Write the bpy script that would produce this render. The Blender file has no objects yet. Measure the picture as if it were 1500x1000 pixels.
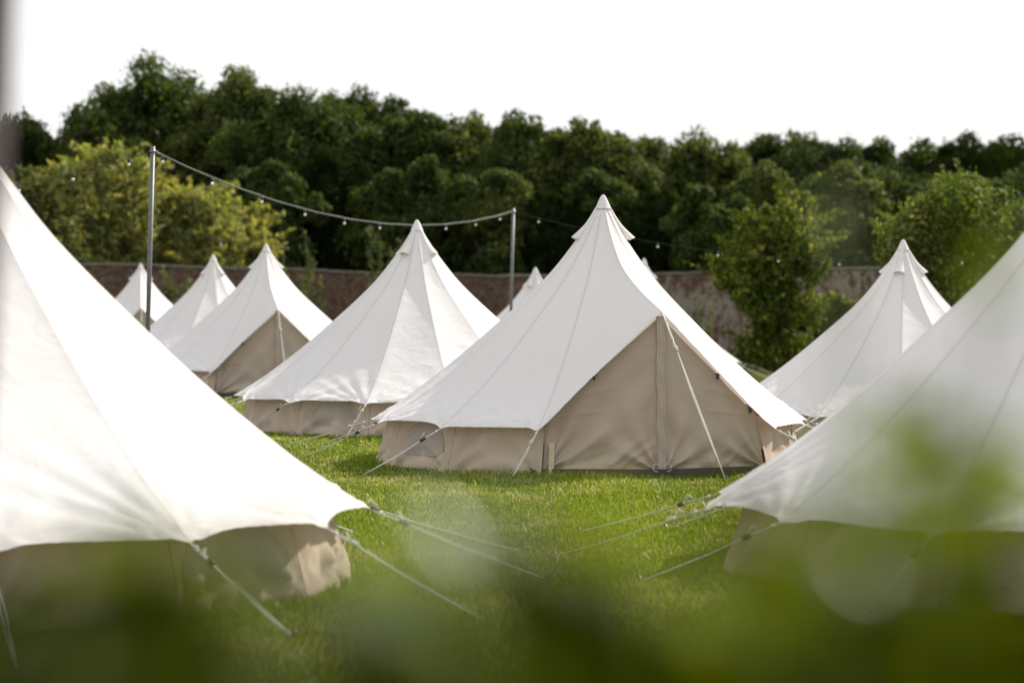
import bpy, math, random
import numpy as np
from mathutils import Vector
R = math.radians
SC = bpy.context.scene
COL = SC.collection
rs = np.random.RandomState(7)
random.seed(7)

# ------------------------------------------------------------ helpers
def mesh_obj(name, V, F, mat=None, parent=None, uv=None, smooth=True):
    me = bpy.data.meshes.new(name)
    V = np.asarray(V, dtype=np.float32)
    if isinstance(F, np.ndarray):
        n, k = F.shape
        me.vertices.add(len(V)); me.vertices.foreach_set('co', V.ravel())
        me.loops.add(n * k); me.loops.foreach_set('vertex_index', F.astype(np.int32).ravel())
        me.polygons.add(n)
        me.polygons.foreach_set('loop_start', np.arange(n, dtype=np.int32) * k)
        me.polygons.foreach_set('loop_total', np.full(n, k, dtype=np.int32))
        me.update(calc_edges=True)
    else:
        me.from_pydata([tuple(map(float, v)) for v in V], [], [tuple(f) for f in F])
        me.update()
    if uv is not None:
        lay = me.uv_layers.new(name='UVMap')
        vi = np.empty(len(me.loops), dtype=np.int32)
        me.loops.foreach_get('vertex_index', vi)
        lay.data.foreach_set('uv', np.asarray(uv, dtype=np.float32)[vi].ravel())
    if smooth:
        me.polygons.foreach_set('use_smooth', np.ones(len(me.polygons), dtype=bool))
    me.validate()
    o = bpy.data.objects.new(name, me)
    COL.objects.link(o)
    if mat: me.materials.append(mat)
    if parent: o.parent = parent
    return o

def empty(name, loc, label, cat, group=None, rz=0):
    o = bpy.data.objects.new(name, None)
    o.empty_display_size = .2
    COL.objects.link(o); o.location = loc; o.rotation_euler = (0, 0, rz)
    o['label'] = label; o['category'] = cat
    if group: o['group'] = group
    return o

def tag(o, label, cat=None, group=None, kind=None):
    if label: o['label'] = label
    if cat: o['category'] = cat
    if group: o['group'] = group
    if kind: o['kind'] = kind
    return o

class MB:
    """collects pieces into one mesh"""
    def __init__(s): s.V = []; s.F = []; s.U = []
    def add(s, V, F, U=None):
        b = len(s.V); s.V += [tuple(v) for v in V]; s.F += [tuple(i + b for i in f) for f in F]
        s.U += [tuple(u) for u in U] if U is not None else [(9., 9.)] * len(V)
    def grid(s, P, U=None):
        n, m = P.shape[:2]
        F = [(i*m+j, i*m+j+1, (i+1)*m+j+1, (i+1)*m+j) for i in range(n-1) for j in range(m-1)]
        s.add(P.reshape(-1, 3), F, None if U is None else U.reshape(-1, 2))
    def box(s, c, d, rz=0., tilt=(0, 0)):
        cx, cy, cz = c; hx, hy, hz = d[0]/2, d[1]/2, d[2]/2
        V = []
        for z in (-1, 1):
            for x, y in ((-1, -1), (1, -1), (1, 1), (-1, 1)):
                px, py = x*hx, y*hy
                V.append((cx + px*math.cos(rz) - py*math.sin(rz) + tilt[0]*z*hz,
                          cy + px*math.sin(rz) + py*math.cos(rz) + tilt[1]*z*hz, cz + z*hz))
        s.add(V, [(0,3,2,1),(4,5,6,7),(0,1,5,4),(1,2,6,5),(2,3,7,6),(3,0,4,7)])
    def tube(s, pts, rad, n=6, cap=True):
        pts = [Vector(p) for p in pts]
        rads = rad if hasattr(rad, '__len__') else [rad]*len(pts)
        V = []; F = []
        up = Vector((0, 0, 1))
        for i, p in enumerate(pts):
            t = (pts[min(i+1, len(pts)-1)] - pts[max(i-1, 0)]).normalized()
            a = t.cross(up if abs(t.z) < .95 else Vector((1, 0, 0))).normalized()
            b = t.cross(a).normalized()
            for k in range(n):
                w = 2*math.pi*k/n
                V.append(p + (a*math.cos(w) + b*math.sin(w))*rads[i])
        for i in range(len(pts)-1):
            for k in range(n):
                k2 = (k+1) % n
                F.append((i*n+k, i*n+k2, (i+1)*n+k2, (i+1)*n+k))
        if cap:
            F.append(tuple(range(n-1, -1, -1))); F.append(tuple((len(pts)-1)*n+k for k in range(n)))
        s.add(V, F)
    def sphere(s, c, r, n=8, m=6, sq=(1, 1, 1)):
        V = []; F = []
        for i in range(m+1):
            a = math.pi*i/m
            for k in range(n):
                w = 2*math.pi*k/n
                V.append((c[0]+r*sq[0]*math.sin(a)*math.cos(w), c[1]+r*sq[1]*math.sin(a)*math.sin(w), c[2]+r*sq[2]*math.cos(a)))
        for i in range(m):
            for k in range(n):
                k2 = (k+1) % n
                F.append((i*n+k, (i+1)*n+k, (i+1)*n+k2, i*n+k2))
        s.add(V, F)
    def build(s, name, mat, parent=None, smooth=True):
        return mesh_obj(name, s.V, s.F, mat, parent, uv=s.U, smooth=smooth)

def sst(a, b, x):
    t = np.clip((x-a)/(b-a), 0, 1)
    return t*t*(3-2*t)
def ground_z(x, y):
    a = sst(2, 5, x)*sst(24, 34, y)
    b = sst(52, 60, y)*sst(-6, -2, x)
    w = .018*np.sin(x*.9+1.3)*np.sin(y*.55) + .012*np.sin(x*2.1+y*1.3)
    return -.28*np.maximum(a, b) + w*sst(0, 3, y)

# ------------------------------------------------------------ materials
def newmat(name):
    m = bpy.data.materials.new(name); m.use_nodes = True
    nt = m.node_tree; nt.nodes.clear()
    out = nt.nodes.new('ShaderNodeOutputMaterial')
    return m, nt, out
def N(nt, t, **kw):
    n = nt.nodes.new(t)
    for k, v in kw.items():
        if k in n.inputs.keys() if hasattr(n.inputs, 'keys') else False: n.inputs[k].default_value = v
        else: setattr(n, k, v)
    return n
def math_(nt, op, a, b=None, clamp=False):
    n = nt.nodes.new('ShaderNodeMath'); n.operation = op; n.use_clamp = clamp
    for i, v in enumerate((a, b)):
        if v is None: continue
        if isinstance(v, (int, float)): n.inputs[i].default_value = v
        else: nt.links.new(v, n.inputs[i])
    return n.outputs[0]
def mixc(nt, f, a, b, typ='MIX'):
    n = nt.nodes.new('ShaderNodeMix'); n.data_type = 'RGBA'; n.blend_type = typ
    for i, v in ((0, f), (6, a), (7, b)):
        if isinstance(v, (int, float)): n.inputs[i].default_value = v
        elif isinstance(v, tuple): n.inputs[i].default_value = (*v, 1) if len(v) == 3 else v
        else: nt.links.new(v, n.inputs[i])
    return n.outputs[2]
def ramp(nt, f, stops):
    n = nt.nodes.new('ShaderNodeValToRGB')
    while len(n.color_ramp.elements) < len(stops): n.color_ramp.elements.new(.5)
    for e, (p, c) in zip(n.color_ramp.elements, stops):
        e.position = p; e.color = (*c, 1) if len(c) == 3 else c
    nt.links.new(f, n.inputs[0]); return n.outputs[0]
def noise(nt, scale, detail=3, rough=.5, vec=None, dist=0):
    n = nt.nodes.new('ShaderNodeTexNoise'); n.inputs['Scale'].default_value = scale
    n.inputs['Detail'].default_value = detail; n.inputs['Roughness'].default_value = rough
    n.inputs['Distortion'].default_value = dist
    if vec is not None: nt.links.new(vec, n.inputs['Vector'])
    return n.outputs['Fac']
def objco(nt, scale=(1, 1, 1)):
    t = nt.nodes.new('ShaderNodeTexCoord'); m = nt.nodes.new('ShaderNodeMapping')
    m.inputs['Scale'].default_value = scale
    nt.links.new(t.outputs['Object'], m.inputs[0]); return m.outputs[0]
def bump(nt, h, strength, dist):
    n = nt.nodes.new('ShaderNodeBump'); n.inputs['Strength'].default_value = strength
    n.inputs['Distance'].default_value = dist; nt.links.new(h, n.inputs['Height']); return n.outputs[0]

def canvas_mat(name, col, seamcol, trans=.22, hem=.12, dirt=.12, seamw=.006, tcol=None):
    m, nt, out = newmat(name)
    uvn = nt.nodes.new('ShaderNodeUVMap'); uvn.uv_map = 'UVMap'
    sp = nt.nodes.new('ShaderNodeSeparateXYZ'); nt.links.new(uvn.outputs[0], sp.inputs[0])
    u, v = sp.outputs[0], sp.outputs[1]
    co = objco(nt)
    big = noise(nt, 1.3, 4, .6, co)
    fine = noise(nt, 14, 3, .6, co)
    c = mixc(nt, math_(nt, 'MULTIPLY', ramp(nt, big, [(.35, (0, 0, 0)), (.75, (1, 1, 1))]), dirt), col, tuple(x*.82*k for x, k in zip(col, (1, .97, .9))))
    c = mixc(nt, math_(nt, 'MULTIPLY', ramp(nt, fine, [(.45, (0, 0, 0)), (.8, (1, 1, 1))]), dirt*.4), c, tuple(x*.8 for x in col))
    # dirt splash near the lower edge
    low = math_(nt, 'MULTIPLY', math_(nt, 'SUBTRACT', 1, math_(nt, 'MULTIPLY', v, 9), True), ramp(nt, noise(nt, 6, 4, .7, co), [(.3, (0, 0, 0)), (.7, (1, 1, 1))]))
    c = mixc(nt, math_(nt, 'MULTIPLY', low, .35 if hem == 0 else .12), c, (.30, .27, .17))
    seam = math_(nt, 'LESS_THAN', u, seamw)
    seam2 = math_(nt, 'LESS_THAN', math_(nt, 'ABSOLUTE', math_(nt, 'SUBTRACT', u, .026)), .0022)
    s = math_(nt, 'ADD', math_(nt, 'MULTIPLY', seam, .75), math_(nt, 'MULTIPLY', seam2, .35))
    if hem:
        h = math_(nt, 'LESS_THAN', math_(nt, 'ABSOLUTE', math_(nt, 'SUBTRACT', v, hem)), .004)
        h2 = math_(nt, 'LESS_THAN', v, .008)
        s = math_(nt, 'ADD', s, math_(nt, 'ADD', math_(nt, 'MULTIPLY', h, .3), math_(nt, 'MULTIPLY', h2, .45)), True)
    c = mixc(nt, s, c, seamcol)
    d = nt.nodes.new('ShaderNodeBsdfDiffuse'); t = nt.nodes.new('ShaderNodeBsdfTranslucent')
    nt.links.new(c, d.inputs[0]); 
    tc = mixc(nt, 1., c, tcol or (1.0, .86, .66), 'MULTIPLY'); nt.links.new(tc, t.inputs[0])
    wn = nt.nodes.new('ShaderNodeTexWave'); wn.inputs['Scale'].default_value = 1.1; wn.inputs['Distortion'].default_value = 9
    wn.inputs['Detail'].default_value = 2; wn.inputs['Detail Scale'].default_value = .8; nt.links.new(co, wn.inputs[0])
    hh = math_(nt, 'ADD', math_(nt, 'MULTIPLY', noise(nt, 3.5, 3, .55, co, .6), 1.0), math_(nt, 'MULTIPLY', noise(nt, 160, 1, .5, co), .05))
    b = bump(nt, hh, .5, .03)
    nt.links.new(b, d.inputs['Normal'])
    mx = nt.nodes.new('ShaderNodeMixShader'); mx.inputs[0].default_value = trans
    nt.links.new(d.outputs[0], mx.inputs[1]); nt.links.new(t.outputs[0], mx.inputs[2])
    nt.links.new(mx.outputs[0], out.inputs[0])
    return m

M_CANOPY = canvas_mat('canopy_canvas', (.82, .80, .79), (.50, .47, .46), trans=.2, tcol=(1., .90, .80))
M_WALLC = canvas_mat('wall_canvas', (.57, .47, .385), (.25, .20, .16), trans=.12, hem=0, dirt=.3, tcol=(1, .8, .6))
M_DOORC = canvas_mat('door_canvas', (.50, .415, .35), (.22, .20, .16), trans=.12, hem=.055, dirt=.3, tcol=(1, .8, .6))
M_MESH = canvas_mat('window_mesh', (.45, .39, .345), (.24, .2, .17), trans=.1, hem=0, dirt=.3)
M_VENT = canvas_mat('vent_lining', (.40, .27, .13), (.25, .18, .1), trans=.3, hem=0)

def plain(name, col, rough=.6, metal=0, nscale=20, var=.25, bumpd=0, spec=.5):
    m, nt, out = newmat(name)
    p = nt.nodes.new('ShaderNodeBsdfPrincipled')
    co = objco(nt); n = noise(nt, nscale, 4, .6, co)
    c = mixc(nt, ramp(nt, n, [(.3, (0, 0, 0)), (.7, (1, 1, 1))]), col, tuple(x*(1-var) for x in col))
    nt.links.new(c, p.inputs['Base Color']); p.inputs['Roughness'].default_value = rough
    p.inputs['Metallic'].default_value = metal; p.inputs['Specular IOR Level'].default_value = spec
    if bumpd: nt.links.new(bump(nt, n, .6, bumpd), p.inputs['Normal'])
    nt.links.new(p.outputs[0], out.inputs[0]); return m
M_ROPE = plain('rope_cotton', (.85, .84, .80), .9, nscale=220, var=.35)
M_SLIDER = plain('slider_plastic', (.045, .05, .045), .5)
M_SLIDERW = plain('slider_wood', (.62, .58, .5), .6)
M_PEG = plain('peg_steel', (.25, .25, .24), .4, 1)
M_SHEET = plain('groundsheet_pvc', (.06, .048, .042), .7, nscale=8)
M_GALV = plain('galvanised_steel', (.17, .18, .175), .5, .5, nscale=9, var=.35)
M_CABLE = plain('cable_rubber', (.02, .02, .02), .45)
M_STEELW = plain('steel_catenary_wire', (.22, .27, .24), .4, .6)
M_BATTEN = plain('sawn_timber', (.72, .62, .42), .7, nscale=12, var=.3)
M_POST = plain('weathered_post', (.085, .062, .060), .8, nscale=15, var=.5, bumpd=.004)
M_BARK = plain('bark', (.075, .055, .04), .95, nscale=9, var=.5, bumpd=.03)
M_STEM = plain('green_stem', (.10, .13, .04), .7, nscale=30)

def bulb_mat():
    m, nt, out = newmat('frosted_bulb_glass')
    p = nt.nodes.new('ShaderNodeBsdfPrincipled')
    p.inputs['Base Color'].default_value = (.80, .79, .76, 1); p.inputs['Roughness'].default_value = .08
    p.inputs['Transmission Weight'].default_value = .25; p.inputs['IOR'].default_value = 1.45
    nt.links.new(p.outputs[0], out.inputs[0]); return m
M_BULB = bulb_mat()

def leaf_mat(name, c1, c2, c3=None, trans=.38, rough=.6, spec=.15, clump=.35):
    m, nt, out = newmat(name)
    g = nt.nodes.new('ShaderNodeNewGeometry')
    r = g.outputs['Random Per Island']
    n = noise(nt, clump, 2, .5, objco(nt))
    f = math_(nt, 'ADD', math_(nt, 'MULTIPLY', r, .55), math_(nt, 'MULTIPLY', ramp(nt, n, [(.35, (0, 0, 0)), (.65, (1, 1, 1))]), .45))
    c = mixc(nt, f, c1, c2)
    if c3:
        k = math_(nt, 'GREATER_THAN', math_(nt, 'ADD', r, math_(nt, 'MULTIPLY', math_(nt, 'SUBTRACT', n, .5), .9)), .86)
        c = mixc(nt, k, c, c3)
    p = nt.nodes.new('ShaderNodeBsdfPrincipled'); nt.links.new(c, p.inputs['Base Color'])
    p.inputs['Roughness'].default_value = rough; p.inputs['Specular IOR Level'].default_value = spec
    t = nt.nodes.new('ShaderNodeBsdfTranslucent')
    nt.links.new(mixc(nt, 1., c, (1.5, 1.55, .6), 'MULTIPLY'), t.inputs[0])
    mx = nt.nodes.new('ShaderNodeMixShader'); mx.inputs[0].default_value = trans
    nt.links.new(p.outputs[0], mx.inputs[1]); nt.links.new(t.outputs[0], mx.inputs[2])
    nt.links.new(mx.outputs[0], out.inputs[0]); return m
L_OAK = leaf_mat('oak_leaves', (.014, .028, .007), (.090, .122, .026), (.095, .125, .028))
L_ASH = leaf_mat('ash_leaves', (.028, .050, .012), (.11, .14, .032), (.18, .18, .05))
L_DARK = leaf_mat('dark_leaves', (.007, .014, .005), (.030, .044, .012), spec=.02, rough=.9)  # also puts shade of the inner and lower wood into leaf colour
L_YELL = leaf_mat('willow_leaves', (.10, .13, .035), (.38, .39, .13), (.52, .43, .13), clump=.5, trans=.45, spec=.4)
L_OLIVE = leaf_mat('olive_willow_leaves', (.05, .065, .02), (.16, .18, .06), (.26, .24, .08), clump=.5)
L_RUST = leaf_mat('autumn_leaves', (.16, .13, .03), (.30, .20, .05), (.30, .13, .04))
L_BUSH = leaf_mat('bush_leaves', (.022, .045, .006), (.17, .21, .024), (.30, .29, .06), trans=.36, clump=.55)
L_BUSHF = leaf_mat('fruit_tree_leaves', (.05, .085, .015), (.14, .18, .035), (.27, .25, .09), trans=.4, clump=.8)
L_VINE = leaf_mat('climber_leaves', (.05, .07, .025), (.12, .14, .06), (.2, .19, .09))
L_FORE = leaf_mat('hedge_leaves', (.060, .085, .0003), (.14, .17, .0006), trans=.62, spec=.0, clump=6)
L_SHADE = leaf_mat('shaded_hedge_leaves', (.010, .015, .0005), (.030, .036, .0008), trans=.3, spec=.0, clump=6)  # darker copy of the hedge leaf colour, shade of the shrub's inside painted in
L_PALE = leaf_mat('pale_gloss_leaves', (.16, .20, .09), (.24, .28, .15), trans=.4, spec=.5, rough=.35, clump=6)  # paler base colour and lower roughness than the other shrub leaves

def grass_mats():
    m, nt, out = newmat('lawn_soil_and_thatch')
    co = objco(nt)
    a = noise(nt, .55, 5, .62, co); b = noise(nt, 5, 5, .7, co); c_ = noise(nt, 60, 3, .7, co)
    c = mixc(nt, ramp(nt, a, [(.38, (0, 0, 0)), (.62, (1, 1, 1))]), (.05, .08, .012), (.14, .135, .04))
    c = mixc(nt, ramp(nt, b, [(.4, (0, 0, 0)), (.7, (1, 1, 1))]), c, (.075, .095, .022))
    c = mixc(nt, math_(nt, 'MULTIPLY', c_, .7), c, (.03, .035, .012))
    d = nt.nodes.new('ShaderNodeBsdfDiffuse'); nt.links.new(c, d.inputs[0])
    nt.links.new(bump(nt, math_(nt, 'ADD', c_, math_(nt, 'MULTIPLY', b, .5)), .8, .03), d.inputs['Normal'])
    nt.links.new(d.outputs[0], out.inputs[0])
    m2, nt, out = newmat('grass_blades')
    g = nt.nodes.new('ShaderNodeNewGeometry'); r = g.outputs['Random Per Island']
    co = objco(nt)
    a = noise(nt, .55, 5, .62, co); b = noise(nt, 2.2, 4, .6, co)
    gr = mixc(nt, r, (.075, .125, .005), (.27, .33, .022))
    dry = mixc(nt, r, (.20, .21, .04), (.50, .46, .20))
    k = math_(nt, 'ADD', math_(nt, 'MULTIPLY', a, 1.0), math_(nt, 'ADD', math_(nt, 'MULTIPLY', r, .16), math_(nt, 'MULTIPLY', b, .35)))
    c = mixc(nt, ramp(nt, k, [(.74, (0, 0, 0)), (.94, (1, 1, 1))]), gr, dry)
    p = nt.nodes.new('ShaderNodeBsdfPrincipled'); nt.links.new(c, p.inputs['Base Color'])
    p.inputs['Roughness'].default_value = .45; p.inputs['Specular IOR Level'].default_value = .4
    t = nt.nodes.new('ShaderNodeBsdfTranslucent'); nt.links.new(mixc(nt, 1., c, (1.3, 1.35, .7), 'MULTIPLY'), t.inputs[0])
    mx = nt.nodes.new('ShaderNodeMixShader'); mx.inputs[0].default_value = .4
    nt.links.new(p.outputs[0], mx.inputs[1]); nt.links.new(t.outputs[0], mx.inputs[2])
    nt.links.new(mx.outputs[0], out.inputs[0])
    return m, m2
M_LAWN, M_BLADE = grass_mats()

def brick_mat(name, white):
    m, nt, out = newmat(name)
    uvn = nt.nodes.new('ShaderNodeUVMap'); uvn.uv_map = 'UVMap'
    br = nt.nodes.new('ShaderNodeTexBrick'); nt.links.new(uvn.outputs[0], br.inputs['Vector'])
    br.inputs['Scale'].default_value = 1; br.inputs['Brick Width'].default_value = .235; br.inputs['Row Height'].default_value = .078
    br.inputs['Mortar Size'].default_value = .008; br.inputs['Mortar Smooth'].default_value = .3
    br.inputs['Color1'].default_value = (.085, .045, .03, 1); br.inputs['Color2'].default_value = (.27, .17, .12, 1)
    br.inputs['Mortar'].default_value = (.13, .11, .09, 1)
    n1 = noise(nt, .9, 5, .65, uvn.outputs[0]); n2 = noise(nt, 5, 5, .7, uvn.outputs[0])
    c = mixc(nt, ramp(nt, n2, [(.35, (0, 0, 0)), (.7, (1, 1, 1))]), br.outputs[0], (.06, .04, .03))
    c = mixc(nt, math_(nt, 'MULTIPLY', ramp(nt, n1, [(.45, (0, 0, 0)), (.7, (1, 1, 1))]), .5), c, (.14, .105, .085))
    if white:
        k = ramp(nt, math_(nt, 'ADD', math_(nt, 'MULTIPLY', n1, .5), math_(nt, 'MULTIPLY', noise(nt, 2.6, 6, .75, uvn.outputs[0]), .5)), [(.46, (0, 0, 0)), (.52, (1, 1, 1))])
        c = mixc(nt, math_(nt, 'MULTIPLY', k, .7), c, (.34, .30, .25))
    d = nt.nodes.new('ShaderNodeBsdfDiffuse'); nt.links.new(c, d.inputs[0])
    nt.links.new(bump(nt, math_(nt, 'ADD', math_(nt, 'MULTIPLY', br.outputs['Fac'], -1), n2), .6, .02), d.inputs['Normal'])
    nt.links.new(d.outputs[0], out.inputs[0]); return m
M_BRICK = brick_mat('old_red_brick', False); M_BRICKW = brick_mat('whitewashed_brick', True)
M_COPING = plain('stone_coping', (.25, .22, .18), .9, nscale=3, var=.4, bumpd=.01)

# ------------------------------------------------------------ tents
PZ = np.array([(0, 3.0), (.025, 2.985), (.055, 2.92), (.095, 2.83), (.31, 2.50), (.65, 2.08), (1.19, 1.575), (1.69, 1.15), (2.19, .775), (2.68, .466)])
RZ = np.array([(0, 3.0), (.025, 2.985), (.055, 2.92), (.095, 2.84), (.33, 2.57), (.8, 2.22), (1.5, 1.96), (2.5, 1.70)])
def curve(K, n):
    # smooth interpolation of radius/height along arc length
    d = np.r_[0, np.cumsum(np.hypot(*np.diff(K, axis=0).T))]; d /= d[-1]
    s = np.linspace(0, 1, n)
    s = .35*s + .65*s**1.0
    # Catmull-Rom resample
    out = []
    for q in s:
        i = min(max(np.searchsorted(d, q)-1, 0), len(d)-2)
        t = (q-d[i])/(d[i+1]-d[i])
        p0, p1, p2, p3 = K[max(i-1, 0)], K[i], K[i+1], K[min(i+2, len(K)-1)]
        m1 = (p2-p0)/max(d[min(i+1, len(d)-1)]-d[max(i-1, 0)], 1e-6)*(d[i+1]-d[i])
        m2 = (p3-p1)/max(d[min(i+2, len(d)-1)]-d[i], 1e-6)*(d[i+1]-d[i])
        h = (2*t**3-3*t**2+1)*p1 + (t**3-2*t**2+t)*m1 + (-2*t**3+3*t**2)*p2 + (t**3-t**2)*m2
        out.append(h)
    return np.array(out)
NS, NT = 84, 25
SEAM = curve(PZ, NS); RIDGE = curve(RZ, NS)
AZ = [R(28.35 + 25.275*k) for k in range(13)]
def rad3(rz, a):
    return np.stack([rz[:, 0]*math.sin(a), -rz[:, 0]*math.cos(a), rz[:, 1]], 1)
def rnd_noise(P, seed, sc):
    # cheap smooth 3-D noise as a sum of sines
    r = np.random.RandomState(seed); v = 0
    for i in range(7):
        k = r.normal(size=3)*sc*(1+.5*i); v = v + np.sin(P @ k + r.rand()*6.28)/(1+.5*i)
    return v/3.

def canopy_patch(mb, A, B, scal, sag, seed, ends, width_seam=True):
    t = np.linspace(0, 1, NT); s = np.linspace(0, 1, NS)
    arch = (4*t*(1-t))
    # pull the lower edge up between the guy points
    pull = scal*arch**.75
    P = np.zeros((NS, NT, 3))
    L = np.linalg.norm(A[-1]-A[0])
    for j in range(NT):
        f = s*(1-pull[j]/L*s**3)
        idx = f*(NS-1)
        for c in range(3):
            a = np.interp(idx, np.arange(NS), A[:, c]); b = np.interp(idx, np.arange(NS), B[:, c])
            P[:, j, c] = a*(1-t[j]) + b*t[j]
    du = np.gradient(P, axis=1); dv = np.gradient(P, axis=0)
    nrm = np.cross(dv, du); nrm /= np.maximum(np.linalg.norm(nrm, axis=2, keepdims=True), 1e-9)
    if nrm[NS//2, NT//2, 2] < 0: nrm = -nrm
    w = np.sin(np.pi*np.clip(s, 0, 1))**.8
    disp = -sag*arch[None, :]*w[:, None]
    disp = disp + .014*rnd_noise(P.reshape(-1, 3), seed, 1.3).reshape(NS, NT)*arch[None]*s[:, None]
    # tension folds fanning out of the guy points
    r = np.random.RandomState(seed+5)
    for E, mir in ((A[-1], 0), (B[-1], 1)):
        if not ends[mir]: continue
        other = (B if mir == 0 else A)
        e1 = other[-1]-E; e1 /= np.linalg.norm(e1)
        d = P-E; dist = np.linalg.norm(d, axis=2)
        ang = np.arccos(np.clip((d @ e1)/np.maximum(dist, 1e-6), -1, 1))
        ph = r.rand()*6; k = r.uniform(17, 24)
        fold = np.sin(ang*k+ph+1.5*np.sin(ang*5+ph))*np.exp(-dist/r.uniform(.30, .60))*np.minimum(dist/.12, 1)
        disp = disp + .024*fold*np.minimum(arch*4, 1)[None]
    # hem band: little puckers
    hemd = (1-s)[:, None]*L
    disp = disp + .0025*np.sin(t*60+seed)[None]*np.exp(-hemd/.12)*np.minimum(arch*3, 1)[None]
    P = P + nrm*disp[..., None]
    # uv: distance to the seam and to the hem, in metres
    wid = np.linalg.norm(A-B, axis=1)
    U = np.zeros((NS, NT, 2))
    U[..., 0] = np.minimum(t, 1-t)[None]*wid[:, None]
    U[:6, :, 0] = 9
    U[..., 1] = hemd
    mb.grid(P, U)

def wall_pt(az_i, u, v, seed, reach=None):
    g0, g1 = [1+(reach or {}).get(az_i+q, 0)/2.68 for q in (0, 1)]
    """u along panel 0..1, v 0 bottom .. 1 top; arrays"""
    a0, a1 = AZ[az_i], AZ[az_i+1]
    def c(a, r, z): return np.array([r*math.sin(a), -r*math.cos(a), z])
    b0, b1 = c(a0, 2.57*g0, .0), c(a1, 2.57*g1, .0)
    t0, t1 = c(a0, 2.40*g0, .60), c(a1, 2.40*g1, .60)
    u = np.asarray(u)[..., None]; v = np.asarray(v)[..., None]
    P = (b0*(1-u)+b1*u)*(1-v) + (t0*(1-u)+t1*u)*v
    am = (a0+a1)/2; n = np.array([math.sin(am), -math.cos(am), .1])
    r = np.random.RandomState(seed*31+az_i)
    d = np.zeros(np.broadcast(u, v).shape)
    L = 1.1
    for (uu, vv) in ((0, 0), (1, 0)):
        dx = (u-uu)*L; dz = (v-vv)*.62
        dist = np.hypot(dx, dz); ang = np.arctan2(dz, np.abs(dx)+1e-6)
        k = r.uniform(9, 14); ph = r.rand()*6
        d = d + .060*np.sin(ang*k+ph+np.sin(ang*4))*np.exp(-dist/.40)*np.minimum(dist/.08, 1)
    for i in range(4):
        k = r.uniform(9, 30); ph = r.rand()*6; am_ = r.uniform(.006, .018); sl = r.uniform(-5, 5)
        d = d + am_*np.sin(u*k+v*sl+ph)*(1-.3*v)
    d = d*np.minimum(np.minimum(u, 1-u)*9, 1) - .035*(4*u*(1-u))*(1-v)**.5
    P = P + n*d
    zz = .02*(4*u*(1-u))*(1-v)
    P[..., 2:3] += zz
    return P

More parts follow.
